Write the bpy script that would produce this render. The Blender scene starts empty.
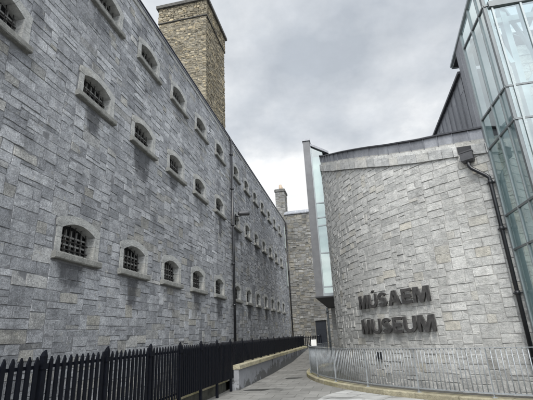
import bpy, bmesh, math, random
from mathutils import Vector, Matrix, noise
random.seed(7)
rnd = random.random
U = random.uniform
scene = bpy.context.scene
COL = scene.collection

# ------------------------------------------------------------------ helpers
def link(o, parent=None):
    COL.objects.link(o)
    if parent is not None:
        o.parent = parent
    return o

def tag(o, label=None, cat=None, group=None, kind=None):
    if label: o['label'] = label
    if cat: o['category'] = cat
    if group: o['group'] = group
    if kind: o['kind'] = kind
    return o

def empty(name, loc, label=None, cat=None, group=None):
    o = bpy.data.objects.new(name, None)
    o.empty_display_size = .2
    COL.objects.link(o)
    o.location = loc
    return tag(o, label, cat, group)

class MB:
    """collects world-space geometry; build() links it as ONE mesh object"""
    def __init__(s):
        s.v = []; s.f = []; s.c = []; s.sm = []
    def add(s, vs, fs, tone=(.5, .5, .5), smooth=False):
        n = len(s.v)
        s.v.extend(vs)
        s.f.extend([tuple(i + n for i in f) for f in fs])
        s.c.extend([tone] * len(vs))
        s.sm.extend([smooth] * len(fs))
    def box(s, a, b, tone=(.5, .5, .5)):
        x0, y0, z0 = a; x1, y1, z1 = b
        vs = [(x0,y0,z0),(x1,y0,z0),(x1,y1,z0),(x0,y1,z0),(x0,y0,z1),(x1,y0,z1),(x1,y1,z1),(x0,y1,z1)]
        s.add(vs, [(3,2,1,0),(4,5,6,7),(0,1,5,4),(1,2,6,5),(2,3,7,6),(3,0,4,7)], tone)
    def bar(s, p, q, w, h, up=(0, 0, 1), tone=(.5, .5, .5)):
        p = Vector(p); q = Vector(q); d = (q - p).normalized()
        upv = Vector(up)
        if abs(d.dot(upv)) > .98: upv = Vector((0, 1, 0))
        sx = d.cross(upv).normalized(); sy = sx.cross(d).normalized()
        vs = []
        for c in (p, q):
            for a, b in ((-1,-1),(1,-1),(1,1),(-1,1)):
                vs.append(tuple(c + sx * a * w / 2 + sy * b * h / 2))
        s.add(vs, [(3,2,1,0),(4,5,6,7),(0,1,5,4),(1,2,6,5),(2,3,7,6),(3,0,4,7)], tone)
    def tube(s, pts, r, n=10, tone=(.5, .5, .5), cap=True):
        pts = [Vector(p) for p in pts]
        rings = []
        prev = None
        for i, p in enumerate(pts):
            if i == 0: d = pts[1] - p
            elif i == len(pts) - 1: d = p - pts[-2]
            else: d = (pts[i+1] - p).normalized() + (p - pts[i-1]).normalized()
            d.normalize()
            if prev is None:
                a = d.cross(Vector((0, 0, 1)) if abs(d.z) < .9 else Vector((1, 0, 0))).normalized()
            else:
                a = (prev - d * prev.dot(d)).normalized()
            prev = a; b = d.cross(a)
            rr = r[i] if isinstance(r, (list, tuple)) else r
            rings.append([tuple(p + (a * math.cos(t) + b * math.sin(t)) * rr) for t in [2 * math.pi * k / n for k in range(n)]])
        vs = [v for R in rings for v in R]
        fs = []
        for i in range(len(pts) - 1):
            for k in range(n):
                k2 = (k + 1) % n
                fs.append((i*n+k, i*n+k2, (i+1)*n+k2, (i+1)*n+k))
        if cap:
            fs.append(tuple(range(n))[::-1]); fs.append(tuple((len(pts)-1)*n + k for k in range(n)))
        s.add(vs, fs, tone, True)
    def build(s, name, m, parent=None):
        me = bpy.data.meshes.new(name)
        base = Vector(parent.matrix_world.translation) if parent is not None and False else Vector((0, 0, 0))
        me.from_pydata(s.v, [], s.f)
        at = me.color_attributes.new('tone', 'FLOAT_COLOR', 'POINT')
        flat = []
        for c in s.c: flat.extend((c[0], c[1], c[2], 1.0))
        at.data.foreach_set('color', flat)
        me.polygons.foreach_set('use_smooth', s.sm)
        me.materials.append(m)
        me.update()
        o = bpy.data.objects.new(name, me)
        link(o)
        if parent is not None:
            o.parent = parent
            # geometry is written in world space: undo the parents' placement
            w = Matrix.Identity(4); p = parent; chain = []
            while p is not None:
                chain.append(p); p = p.parent
            for p in reversed(chain): w = w @ p.matrix_basis
            o.matrix_basis = w.inverted()
        return o

# ------------------------------------------------------------------ materials
def new_mat(name):
    m = bpy.data.materials.new(name); m.use_nodes = True
    nt = m.node_tree
    for n in list(nt.nodes): nt.nodes.remove(n)
    out = nt.nodes.new('ShaderNodeOutputMaterial')
    b = nt.nodes.new('ShaderNodeBsdfPrincipled')
    nt.links.new(b.outputs[0], out.inputs[0])
    return m, nt, b, out

def N(nt, t, **kw):
    n = nt.nodes.new(t)
    for k, v in kw.items():
        if hasattr(n, k): setattr(n, k, v)
        else: n.inputs[k].default_value = v
    return n

def ramp(nt, src, stops):
    r = nt.nodes.new('ShaderNodeValToRGB')
    el = r.color_ramp.elements
    while len(el) > 1: el.remove(el[-1])
    el[0].position = stops[0][0]; el[0].color = (*stops[0][1], 1)
    for p, c in stops[1:]:
        e = el.new(p); e.color = (*c, 1)
    nt.links.new(src, r.inputs[0])
    return r

def coords(nt):
    return nt.nodes.new('ShaderNodeTexCoord').outputs['Object']

def noise_n(nt, co, scale, detail=6, rough=.6, stretch=None):
    if stretch:
        mp = nt.nodes.new('ShaderNodeMapping'); mp.inputs['Scale'].default_value = stretch
        nt.links.new(co, mp.inputs[0]); co = mp.outputs[0]
    n = nt.nodes.new('ShaderNodeTexNoise'); n.inputs['Scale'].default_value = scale
    n.inputs['Detail'].default_value = detail; n.inputs['Roughness'].default_value = rough
    nt.links.new(co, n.inputs['Vector'])
    return n.outputs['Fac']

def mixc(nt, f, a, b, mode='MIX'):
    m = nt.nodes.new('ShaderNodeMix'); m.data_type = 'RGBA'; m.blend_type = mode
    def put(i, v):
        if isinstance(v, (int, float)): m.inputs[i].default_value = v
        elif isinstance(v, tuple): m.inputs[i].default_value = (*v, 1)
        else: nt.links.new(v, m.inputs[i])
    put(0, f); put(6, a); put(7, b)
    return m.outputs[2]

def mrange(nt, src, a, b, c, d):
    m = nt.nodes.new('ShaderNodeMapRange')
    nt.links.new(src, m.inputs[0])
    for i, v in enumerate((a, b, c, d)): m.inputs[i+1].default_value = v
    return m.outputs[0]

def bump(nt, b, srcs, dist=.01, strength=1):
    nrm = None
    for h, d in srcs:
        bp = nt.nodes.new('ShaderNodeBump'); bp.inputs['Strength'].default_value = strength
        bp.inputs['Distance'].default_value = d
        nt.links.new(h, bp.inputs['Height'])
        if nrm is not None: nt.links.new(nrm, bp.inputs['Normal'])
        nrm = bp.outputs[0]
    nt.links.new(nrm, b.inputs['Normal'])

def stone_mat(name, lo, hi, warm, dirt=(.05, .05, .055), dirt_amt=.5, fine=34, bd=.006, streak=True, lichen=None, speck=.35, bigscale=.35):
    """tone attribute: R = brightness of this stone, G = warmth of this stone, B = soot/dirt"""
    m, nt, b, out = new_mat(name)
    co = coords(nt)
    at = nt.nodes.new('ShaderNodeVertexColor'); at.layer_name = 'tone'
    sp = nt.nodes.new('ShaderNodeSeparateColor'); nt.links.new(at.outputs[0], sp.inputs[0])
    base = mixc(nt, sp.outputs[0], lo, hi)
    wf = mrange(nt, sp.outputs[1], .62, 1, 0, .75)
    base = mixc(nt, wf, base, warm)
    n1 = noise_n(nt, co, 7, 8, .65)
    base = mixc(nt, 1, base, ramp(nt, n1, [(.25, (.72,)*3), (.5, (1,)*3), (.78, (1.28, 1.27, 1.24))]).outputs[0], 'MULTIPLY')
    n2 = noise_n(nt, co, fine, 6, .7)
    base = mixc(nt, 1, base, ramp(nt, n2, [(.3, (1-speck*.9,)*3), (.52, (1,)*3), (.75, (1+speck,)*3)]).outputs[0], 'MULTIPLY')
    # tooling / fractured face streaks
    n9 = noise_n(nt, co, 70, 5, .75)
    base = mixc(nt, 1, base, ramp(nt, n9, [(.3, (1-speck*.8,)*3), (.52, (1,)*3), (.72, (1+speck*.9,)*3)]).outputs[0], 'MULTIPLY')
    n4 = noise_n(nt, co, 3.2, 7, .75, (1, 1, 3.2))
    base = mixc(nt, 1, base, ramp(nt, n4, [(.3, (.74,)*3), (.5, (1,)*3), (.7, (1.14,)*3)]).outputs[0], 'MULTIPLY')
    if streak:
        n3 = noise_n(nt, co, 1.6, 7, .7, (1, 1, .28))
        d = mrange(nt, n3, .52, .74, 0, dirt_amt)
        base = mixc(nt, d, base, dirt)
        n5 = noise_n(nt, co, bigscale, 3, .5)
        base = mixc(nt, 1, base, ramp(nt, n5, [(.3, (.82,)*3), (.7, (1.12,)*3)]).outputs[0], 'MULTIPLY')
    if lichen:
        n6 = noise_n(nt, co, 4.3, 8, .75)
        base = mixc(nt, mrange(nt, n6, .6, .7, 0, .55), base, lichen)
    n7 = noise_n(nt, co, 5.5, 9, .78)
    dd = nt.nodes.new('ShaderNodeMath'); dd.operation = 'MULTIPLY_ADD'
    nt.links.new(sp.outputs[2], dd.inputs[0]); dd.inputs[1].default_value = .62; nt.links.new(n7, dd.inputs[2])
    base = mixc(nt, mrange(nt, dd.outputs[0], .62, .92, 0, .8), base, dirt)
    nt.links.new(base, b.inputs['Base Color'])
    b.inputs['Roughness'].default_value = .88
    b.inputs['Specular IOR Level'].default_value = .3
    n8 = noise_n(nt, co, 17, 8, .72)
    bump(nt, b, [(n1, .010), (n4, .012), (n8, .022), (n2, bd * 1.5)])
    return m

def plain(name, col, rough=.5, metal=0, var=.12, scale=6, bd=.0, spec=.5, dirt=None):
    m, nt, b, out = new_mat(name)
    co = coords(nt)
    n1 = noise_n(nt, co, scale, 6, .65)
    c = mixc(nt, 1, tuple(col), ramp(nt, n1, [(.3, (1-var,)*3), (.7, (1+var,)*3)]).outputs[0], 'MULTIPLY')
    if dirt:
        n3 = noise_n(nt, co, 2.2, 8, .75, (1, 1, .5))
        c = mixc(nt, mrange(nt, n3, dirt[1], dirt[1]+.12, 0, dirt[2]), c, tuple(dirt[0]))
    nt.links.new(c, b.inputs['Base Color'])
    b.inputs['Roughness'].default_value = rough; b.inputs['Metallic'].default_value = metal
    b.inputs['Specular IOR Level'].default_value = spec
    if bd: bump(nt, b, [(noise_n(nt, co, scale*4, 5, .6), bd)])
    return m

def glass_mat(name, tint, refl=.12, rough=.01, fac=1.0):
    m, nt, b, out = new_mat(name)
    nt.nodes.remove(b)
    tr = nt.nodes.new('ShaderNodeBsdfTransparent')
    n = noise_n(nt, coords(nt), .9, 3, .5)
    nt.links.new(mixc(nt, mrange(nt, n, .35, .65, 0, 1), tuple(tint), tuple(c*.93 for c in tint)), tr.inputs[0])
    gl = nt.nodes.new('ShaderNodeBsdfGlossy'); gl.inputs['Roughness'].default_value = rough
    gl.inputs['Color'].default_value = (.92, .985, .98, 1)
    lw = nt.nodes.new('ShaderNodeLayerWeight'); lw.inputs['Blend'].default_value = .5
    pw_ = nt.nodes.new('ShaderNodeMath'); pw_.operation = 'POWER'; nt.links.new(lw.outputs['Facing'], pw_.inputs[0]); pw_.inputs[1].default_value = 4
    mp = mrange(nt, pw_.outputs[0], 0, 1, refl, 1)
    bp = nt.nodes.new('ShaderNodeBump'); bp.inputs['Distance'].default_value = .004
    nt.links.new(noise_n(nt, coords(nt), .7, 2, .4), bp.inputs['Height'])
    nt.links.new(bp.outputs[0], gl.inputs['Normal'])
    mx = nt.nodes.new('ShaderNodeMixShader')
    nt.links.new(mp, mx.inputs[0]); nt.links.new(tr.outputs[0], mx.inputs[1]); nt.links.new(gl.outputs[0], mx.inputs[2])
    nt.links.new(mx.outputs[0], out.inputs[0])
    return m

M = {}
M['prison'] = stone_mat('prison limestone', (.225, .235, .252), (.465, .478, .50), (.35, .335, .285), dirt=(.05, .052, .058), dirt_amt=.7, fine=38, speck=.5, lichen=(.36, .33, .25))
M['surround'] = stone_mat('dressed limestone', (.37, .377, .37), (.49, .496, .485), (.44, .41, .33), dirt=(.12, .12, .115), dirt_amt=.45, speck=.2)
M['sill'] = stone_mat('sill stone', (.24, .245, .235), (.34, .34, .32), (.28, .26, .2), dirt=(.06, .06, .05), dirt_amt=.7, speck=.25)
M['museum'] = stone_mat('museum limestone', (.43, .43, .417), (.57, .567, .547), (.53, .50, .43), dirt=(.19, .185, .17), dirt_amt=.35, fine=30, speck=.22)
M['coping'] = stone_mat('coping stone', (.42, .425, .42), (.58, .58, .57), (.6, .56, .46), dirt=(.25, .25, .24), dirt_amt=.35, speck=.12)
M['rubble'] = stone_mat('rubble masonry', (.12, .122, .12), (.30, .298, .288), (.25, .23, .185), dirt=(.05, .048, .042), dirt_amt=.6, fine=26, speck=.4)
M['chimney'] = stone_mat('chimney rubble', (.13, .115, .085), (.36, .32, .24), (.48, .40, .26), dirt=(.05, .045, .035), dirt_amt=.4, fine=22, speck=.45)
M['kerb'] = stone_mat('kerb stone', (.34, .31, .22), (.48, .44, .32), (.36, .33, .17), dirt=(.10, .10, .045), dirt_amt=.8, speck=.2)
M['mortar_dark'] = plain('old lime mortar', (.15, .154, .162), .95, var=.35, scale=9, bd=.01)
M['mortar_mid'] = plain('rubble mortar', (.17, .16, .135), .95, var=.3, scale=9, bd=.01)
M['mortar_light'] = plain('pale mortar', (.34, .335, .32), .95, var=.2, scale=9, bd=.006)
M['cap_dark'] = plain('weathered cap stone', (.075, .072, .065), .9, var=.4, scale=7, bd=.01)
M['gutter'] = plain('lead flashing', (.30, .31, .36), .5, .3, .2, 5)
M['gutter_dark'] = plain('dark lead', (.05, .052, .06), .5, .3, .25, 5)
M['fence'] = plain('black fence paint', (.004, .005, .0085), .55, 0, .3, 12, spec=.12)
M['pipe'] = plain('black pipe paint', (.016, .017, .02), .35, 0, .25, 8)
M['iron'] = plain('window iron', (.035, .033, .032), .6, .4, .4, 20, dirt=((.14, .09, .06), .6, .5))
M['bars_pale'] = plain('weathered window bars', (.17, .17, .165), .65, .2, .35, 20)
M['pane'] = plain('dark window glass', (.009, .01, .011), .12, 0, .5, 3)
M['galv'] = plain('galvanised steel', (.30, .32, .335), .5, .3, .22, 14, dirt=((.16, .15, .135), .56, .6))
M['zinc'] = None
M['steel'] = plain('grey painted steel', (.30, .33, .345), .42, .2, .1, 5)
M['steel_dark'] = plain('dark grey mullion', (.15, .165, .17), .4, .2, .12, 5)
M['alu'] = plain('pale aluminium', (.30, .335, .34), .4, .2, .06, 5)
M['letter'] = plain('dark weathered lettering', (.058, .056, .055), .6, .1, .5, 9, bd=.003)
M['letter_face'] = M['letter']
M['box'] = plain('dark grey box metal', (.075, .075, .08), .4, .3, .2, 8)
M['white'] = plain('white enamel', (.78, .78, .76), .4, 0, .05, 8)
M['door'] = plain('navy painted door', (.014, .017, .024), .4, 0, .2, 6)
def render_mat():
    m, nt, b, out = new_mat('peeling grey render')
    co = coords(nt); at = nt.nodes.new('ShaderNodeVertexColor'); at.layer_name = 'tone'
    sp = nt.nodes.new('ShaderNodeSeparateColor'); nt.links.new(at.outputs[0], sp.inputs[0])
    n1 = noise_n(nt, co, 5, 7, .7); n2 = noise_n(nt, co, 1.7, 9, .74)
    c = mixc(nt, 1, (.235, .243, .262), ramp(nt, n1, [(.3, (.8,)*3), (.7, (1.15,)*3)]).outputs[0], 'MULTIPLY')
    dd = nt.nodes.new('ShaderNodeMath'); dd.operation = 'MULTIPLY_ADD'
    nt.links.new(sp.outputs[0], dd.inputs[0]); dd.inputs[1].default_value = .42; nt.links.new(n2, dd.inputs[2])
    f = mrange(nt, dd.outputs[0], .68, .71, 0, .93)
    c = mixc(nt, f, c, (.085, .087, .088))
    nt.links.new(c, b.inputs['Base Color']); b.inputs['Roughness'].default_value = .9
    bump(nt, b, [(f, -.008), (n1, .006)])
    return m
M['render'] = render_mat()
M['ledge_wall'] = plain('damp plinth stone', (.055, .055, .045), .95, 0, .5, 5, bd=.01)
M['soil'] = plain('dark gravel bed', (.07, .068, .06), .95, 0, .5, 14, bd=.02)
M['roof'] = plain('roof felt', (.10, .105, .115), .9, 0, .2, 3)
M['slate'] = plain('slate coping', (.22, .23, .25), .8, 0, .35, 4, bd=.008, dirt=((.10, .10, .09), .55, .6))
M['terracotta'] = plain('terracotta pot', (.36, .29, .22), .85, 0, .2, 9)
M['soffit'] = plain('dark soffit panel', (.03, .031, .034), .7, 0, .2, 4)
M['lens'] = plain('lamp lens', (.25, .27, .28), .15, 0, .1, 8)
M['glass'] = glass_mat('green tinted glass', (.72, .83, .825), .2)
M['glass_pale'] = glass_mat('pale tinted glass', (.84, .92, .93), .5)
M['glass_bay'] = glass_mat('bay glass', (.74, .87, .84), .2)
M['glass_roof'] = glass_mat('roof glass', (.93, .98, .98), .04)
M['interior'] = plain('interior lining', (.45, .50, .48), .8, 0, .15, 2)

def zinc_mat():
    m, nt, b, out = new_mat('zinc cladding')
    co = coords(nt)
    at = nt.nodes.new('ShaderNodeVertexColor'); at.layer_name = 'tone'
    sp = nt.nodes.new('ShaderNodeSeparateColor'); nt.links.new(at.outputs[0], sp.inputs[0])
    c = mixc(nt, sp.outputs[0], (.20, .207, .225), (.31, .318, .34))
    n = noise_n(nt, co, 3, 6, .7, (1, 1, .3))
    c = mixc(nt, 1, c, ramp(nt, n, [(.3, (.75,)*3), (.7, (1.25,)*3)]).outputs[0], 'MULTIPLY')
    n2 = noise_n(nt, co, 22, 5, .7)
    c = mixc(nt, 1, c, ramp(nt, n2, [(.3, (.85,)*3), (.7, (1.15,)*3)]).outputs[0], 'MULTIPLY')
    nt.links.new(c, b.inputs['Base Color'])
    b.inputs['Metallic'].default_value = .45; b.inputs['Roughness'].default_value = .55
    bump(nt, b, [(n, .006)])
    return m
M['zinc'] = zinc_mat()

def paving_mat(name, c0, c1, bw, bh, joint=(.09, .088, .08), rot=0, gap=.008):
    m, nt, b, out = new_mat(name)
    co = coords(nt)
    mp = nt.nodes.new('ShaderNodeMapping'); mp.inputs['Rotation'].default_value = (0, 0, rot)
    nt.links.new(co, mp.inputs[0])
    br = nt.nodes.new('ShaderNodeTexBrick')
    nt.links.new(mp.outputs[0], br.inputs[0])
    br.inputs['Scale'].default_value = 1; br.inputs['Brick Width'].default_value = bw; br.inputs['Row Height'].default_value = bh
    br.inputs['Mortar Size'].default_value = gap; br.inputs['Mortar Smooth'].default_value = .2
    br.inputs['Color1'].default_value = (*c0, 1); br.inputs['Color2'].default_value = (*c1, 1); br.inputs['Mortar'].default_value = (*joint, 1)
    c = br.outputs[0]
    n1 = noise_n(nt, co, 1.1, 8, .7)
    c = mixc(nt, 1, c, ramp(nt, n1, [(.3, (.68,)*3), (.5, (.98,)*3), (.7, (1.2,)*3)]).outputs[0], 'MULTIPLY')
    n2 = noise_n(nt, co, 60, 5, .7)
    c = mixc(nt, 1, c, ramp(nt, n2, [(.3, (.85,)*3), (.7, (1.15,)*3)]).outputs[0], 'MULTIPLY')
    # damp blotches and moss that have a shape of their own
    n3 = noise_n(nt, co, .8, 5, .6, (.6, 1.7, 1))
    damp = mrange(nt, n3, .58, .66, 0, .55)
    c = mixc(nt, damp, c, (.07, .07, .066))
    n4 = noise_n(nt, co, 9, 8, .75)
    c = mixc(nt, mrange(nt, n4, .64, .72, 0, .5), c, (.36, .36, .34))
    nt.links.new(c, b.inputs['Base Color'])
    nt.links.new(mrange(nt, n3, .55, .66, .8, .38), b.inputs['Roughness'])
    b.inputs['Specular IOR Level'].default_value = .4
    bump(nt, b, [(br.outputs['Fac'], -.006), (n2, .002)])
    return m
M['paving'] = paving_mat('grey concrete flags', (.165, .163, .153), (.215, .212, .20), .62, .62)
M['paving_pale'] = paving_mat('pale granite flags', (.30, .30, .29), (.38, .38, .37), .9, .62, joint=(.10, .10, .09), rot=.5, gap=.012)
M['ground'] = plain('distant tarmac', (.06, .06, .058), .95, 0, .25, 2, bd=.005)
M['stain'] = plain('wet stained flag', (.04, .04, .038), .3, 0, .3, 5)

# ------------------------------------------------------------------ masonry generator
def masonry(mb, u0, u1, v0, v1, P, cell=.06, rows=(.11, .17), spans=((1, .22), (2, .58), (3, .2)), wid=(4, 13), mask=None,
            tone=None, joint=.006, depth=.03, rel=.012, rough=.006, subdiv=None, vclamp=None, off=None, edge_w=.006, vstain=None):
    """irregular coursed stones; P(u, v, d) -> world, each stone has its own outline, face and tone"""
    rr = random.Random(int(u0 * 13 + v1 * 7 + cell * 1000))
    vs = [v0]
    while vs[-1] < v1 - rows[0] * .6:
        vs.append(vs[-1] + rr.uniform(*rows))
    vs[-1] = v1
    nr = len(vs) - 1
    nc = int(round((u1 - u0) / cell))
    cell = (u1 - u0) / nc
    occ = [[False] * nc for _ in range(nr)]
    if mask:
        for r in range(nr):
            vm = (vs[r] + vs[r+1]) / 2
            for c in range(nc):
                if mask(u0 + (c + .5) * cell, vm): occ[r][c] = True
    tot = sum(w for _, w in spans)
    for r in range(nr):
        c = 0
        while c < nc:
            if occ[r][c]: c += 1; continue
            x = rr.uniform(0, tot); h = 1
            for k, w in spans:
                x -= w
                if x <= 0: h = k; break
            w = rr.randint(*wid)
            if h == 1: w = int(w * rr.uniform(.8, 1.3))
            h = min(h, nr - r)
            ww = 0
            while ww < w and c + ww < nc and not occ[r][c+ww]: ww += 1
            # avoid slivers
            rest = 0
            while c + ww + rest < nc and not occ[r][c+ww+rest] and rest < 4: rest += 1
            if rest < 3: ww += rest
            ok = h
            for k in range(1, h):
                if any(occ[r+k][c+j] for j in range(ww)): ok = k; break
            h = ok
            for k in range(h):
                for j in range(ww): occ[r+k][c+j] = True
            a0 = u0 + c * cell + joint * rr.uniform(.4, 1.5); a1 = u0 + (c + ww) * cell - joint * rr.uniform(.4, 1.5)
            b0 = vs[r] + joint * rr.uniform(.4, 1.5); b1 = vs[r+h] - joint * rr.uniform(.4, 1.5)
            c += ww
            if vclamp and b0 > vclamp((a0 + a1) / 2): continue
            lift = rr.uniform(-.35, 1) * rel
            um, vm = (a0 + a1) / 2, (b0 + b1) / 2
            sd = subdiv(um) if subdiv else 2
            nu = max(2, int((a1 - a0) / .13 * sd)); nv = max(1, int((b1 - b0) / .13 * sd))
            e = min(edge_w, (a1 - a0) * .2, (b1 - b0) * .2)
            us = [a0, a0 + e] + [a0 + e + (a1 - a0 - 2*e) * i / nu for i in range(1, nu)] + [a1 - e, a1]
            ws = [b0, b0 + e] + [b0 + e + (b1 - b0 - 2*e) * i / nv for i in range(1, nv)] + [b1 - e, b1]
            tx, ty = rr.uniform(-1, 1) * rough, rr.uniform(-1, 1) * rough
            sk = [(rr.uniform(-.006, .006), rr.uniform(-.006, .006)) for _ in range(4)]
            verts = []; nn_ = len(us); nm_ = len(ws)
            for j, w_ in enumerate(ws):
                for i, u_ in enumerate(us):
                    fu = (u_ - a0) / (a1 - a0); fv = (w_ - b0) / (b1 - b0)
                    edge = i in (0, len(us)-1) or j in (0, len(ws)-1)
                    du = sk[0][0]*(1-fu)*(1-fv) + sk[1][0]*fu*(1-fv) + sk[2][0]*fu*fv + sk[3][0]*(1-fu)*fv
                    dv = sk[0][1]*(1-fu)*(1-fv) + sk[1][1]*fu*(1-fv) + sk[2][1]*fu*fv + sk[3][1]*(1-fu)*fv
                    if edge: d = -depth
                    else:
                        d = lift + tx * (fu - .5) * 2 + ty * (fv - .5) * 2
                        d += rough * noise.noise(Vector((u_ * 6.1, w_ * 7.3, um * 3))) * 1.6
                    uu, vv = u_ + du, w_ + dv
                    if i in (0, 1, nn_-2, nn_-1): uu += .006 * noise.noise(Vector((w_ * 14, u_ * 3, 5)))
                    if j in (0, 1, nm_-2, nm_-1): vv += .006 * noise.noise(Vector((u_ * 14, w_ * 3, 9)))
                    if vclamp: vv = min(vv, vclamp(uu))
                    verts.append(P(uu, vv, d))
            nn = len(us); nm = len(ws)
            fs = [(j*nn+i, j*nn+i+1, (j+1)*nn+i+1, (j+1)*nn+i) for j in range(1, nm-2) for i in range(1, nn-2)]
            # arrises get vertices of their own so the face stays crisp
            ri = [(i, 1) for i in range(1, nn-1)] + [(nn-2, j) for j in range(2, nm-1)] + [(i, nm-2) for i in range(nn-3, 0, -1)] + [(1, j) for j in range(nm-3, 1, -1)]
            ro = [(0 if i == 1 else nn-1 if i == nn-2 else i, 0 if j == 1 else nm-1 if j == nm-2 else j) for i, j in ri]
            nb_ = len(verts); q_ = len(ri)
            verts += [verts[j*nn+i] for i, j in ri]
            skirt = [(nb_+k, nb_+(k+1) % q_, ro[(k+1) % q_][1]*nn+ro[(k+1) % q_][0], ro[k][1]*nn+ro[k][0]) for k in range(q_)]
            skirt = [(d_, c_, b_, a_) for a_, b_, c_, d_ in skirt]
            t = [min(1, max(0, rr.gauss(.5, .22))), rr.random(), 0]
            if rr.random() < .07: t[0] = min(1, t[0] + .45)
            if tone: t = tone(um, vm, t, rr)
            n0 = len(mb.f); uvs = [(u_, w_) for w_ in ws for u_ in us]; uvs += [uvs[j*nn+i] for i, j in ri]
            mb.add(verts, fs + skirt, tuple(t), True)
            for k in range(n0 + len(fs), len(mb.f)): mb.sm[k] = False
            if vstain:
                c0 = len(mb.c) - len(verts)
                for k, (u_, w_) in enumerate(uvs):
                    st = vstain(u_, w_)
                    if st > 0: mb.c[c0 + k] = (t[0], t[1], max(t[2], st))

# ------------------------------------------------------------------ the ground
XF = -3.9           # face of the retaining wall
def gz(y):
    if y < 19: return 0.0
    if y < 25: return .1 * (y - 19) / 6
    return .1 + .3 * (y - 25) / 5.5 if y < 32.5 else .51

mb = MB()
ys = [-40, 0, 10, 19, 21, 23, 25, 27, 29, 31, 32.5, 60]
for a, b in zip(ys[:-1], ys[1:]):
    mb.add([(XF-1.4, a, gz(a)), (40, a, gz(a)), (40, b, gz(b)), (XF-1.4, b, gz(b))], [(0, 1, 2, 3)])
tag(mb.build('paving', M['paving']), kind='structure')
mb = MB(); mb.add([(-600, -600, -.02), (600, -600, -.02), (600, 900, -.02), (-600, 900, -.02)], [(0, 1, 2, 3)])
tag(mb.build('ground', M['ground']), kind='structure')

C = Vector((8.74, 19.3)); R0 = 9.6; RK = 11.06
def cyl(deg, r, z):
    a = math.radians(deg)
    return (C.x + r * math.cos(a), C.y + r * math.sin(a), z)

# pale flags laid against the kerb
mb = MB()
pts = []
for i in range(21):
    a = -146 + i * 1.75
    pts.append(cyl(a, RK + .02, .004))
outer = []
for i in range(21):
    a = -146 + i * 1.75
    r = RK + .02 + 1.75 * min(1, (i / 3) ** .7) if i < 9 else RK + .02 + 1.75 * max(0.0, 1 - ((i - 9) / 6)) ** .8 if i < 15 else RK + .02
    outer.append(cyl(a, r, .004))
vs = pts + outer
mb.add(vs, [(i, i+1, 21+i+1, 21+i) for i in range(15)])
tag(mb.build('pavement', M['paving_pale']), kind='structure')

# dark bed between the kerb and the museum wall
mb = MB(); n = 40
vs = [cyl(-200 + i * 130 / n, 9.3, .006) for i in range(n+1)] + [cyl(-200 + i * 130 / n, RK - .1, .006) for i in range(n+1)]
mb.add(vs, [(i, i+1, n+1+i+1, n+1+i) for i in range(n)])
tag(mb.build('gravel_bed', M['soil']), kind='structure')

# kerb ring: curved stones
kb = MB()
a = -199.0
while a < -66:
    w = U(5.2, 6.0); a1 = a + w
    t = (min(1, max(0, random.gauss(.5, .25))), rnd(), 0)
    seg = 5; vs = []; ri, ro, z0, z1 = RK - .36, RK, 0, .125
    prof = [(ro, z0), (ro, z1-.015), (ro-.015, z1), (ri+.015, z1), (ri, z1-.015), (ri, z0)]
    for k in range(seg+1):
        aa = a + .04 + (w - .08) * k / seg
        for r_, z_ in prof: vs.append(cyl(aa, r_, z_))
    np_ = len(prof)
    fs = [(k*np_+j, k*np_+j+1, (k+1)*np_+j+1, (k+1)*np_+j) for k in range(seg) for j in range(np_-1)]
    fs += [tuple(range(np_)), tuple(seg*np_ + j for j in range(np_))[::-1]]
    kb.add(vs, fs, t)
    a = a1
tag(kb.build('kerb', M['kerb']), kind='structure')

# damp dark patches on the flags
def blot(cx, cy, rx, ry, seed):
    n = 28; vs = [(cx, cy, gz(cy) + .005)]
    for k in range(n):
        t = 2 * math.pi * k / n
        q = 1 + .35 * noise.noise(Vector((math.cos(t) * 1.7, math.sin(t) * 1.7, seed)))
        x, y = cx + rx * q * math.cos(t), cy + ry * q * math.sin(t)
        vs.append((x, y, gz(y) + .005))
    return vs, [(0, k+1, (k+1) % n + 1) for k in range(n)]
mb = MB()
for args in ((-3.3, 13.55, .42, .2, 1), (-2.62, 16.85, .36, .22, 5)):
    mb.add(*blot(*args))
tag(mb.build('puddle', M['stain']), kind='structure')

# ------------------------------------------------------------------ prison wing on the left
XW = -5.2
WIN_Y = [4.14, 6.84, 8.98, 11.13, 13.28, 15.62, 18.25, 20.35, 22.42, 24.5, 26.55, 28.65, 30.75]
ROWS = {'low': 3.24, 'mid': 6.70, 'top': 9.33}
OW, OH, AR = .50, .49, .14      # half width, height to springing, rise of the arch
def win_list():
    for rn, z in ROWS.items():
        for i, y in enumerate(WIN_Y):
            if i == 0 and rn == 'low': continue
            hw = OW if i < 6 else .44
            yield rn, i, y + {'low': 0, 'mid': .12, 'top': .2}[rn], z, hw
WINS = list(win_list())
def arch_h(t, hw, rise):      # height above springing at offset t from the centre
    t = max(-1, min(1, t / hw))
    return rise * (1 - t * t)
def patch(rn, i):
    return (rn == 'low' and i in (1, 2, 4, 5, 7, 9)) or (rn == 'mid' and i in (0, 1, 2, 3, 5, 6, 8))
def in_surround(u, v):
    for rn, i, y, z, hw in WINS:
        o = hw + .17
        if abs(u - y) < o and z - .14 < v < z + .62 + arch_h(u - y, o, .15): return True
        if abs(u - y) < hw + .2 and z - .14 < v < z + .0: return True
    return False
def patch(rn, i):
    return (rn == 'low' and i in (0, 1, 2, 4, 5, 7, 9)) or (rn == 'mid' and i in (1, 2, 3, 5, 6, 8))
def tone_prison(u, v, t, rr):
    # cooler higher up, browner and sootier towards the foot
    f = max(0, min(1, (5.2 - v) / 4.5))
    if rr.random() < .10 + .2 * f: t[1] = rr.uniform(.7, .95)
    else: t[1] = rr.uniform(0, .62)
    t[0] = max(0, t[0] * (1 - .38 * f)); t[2] = rr.uniform(0, .3) * f
    return t

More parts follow.
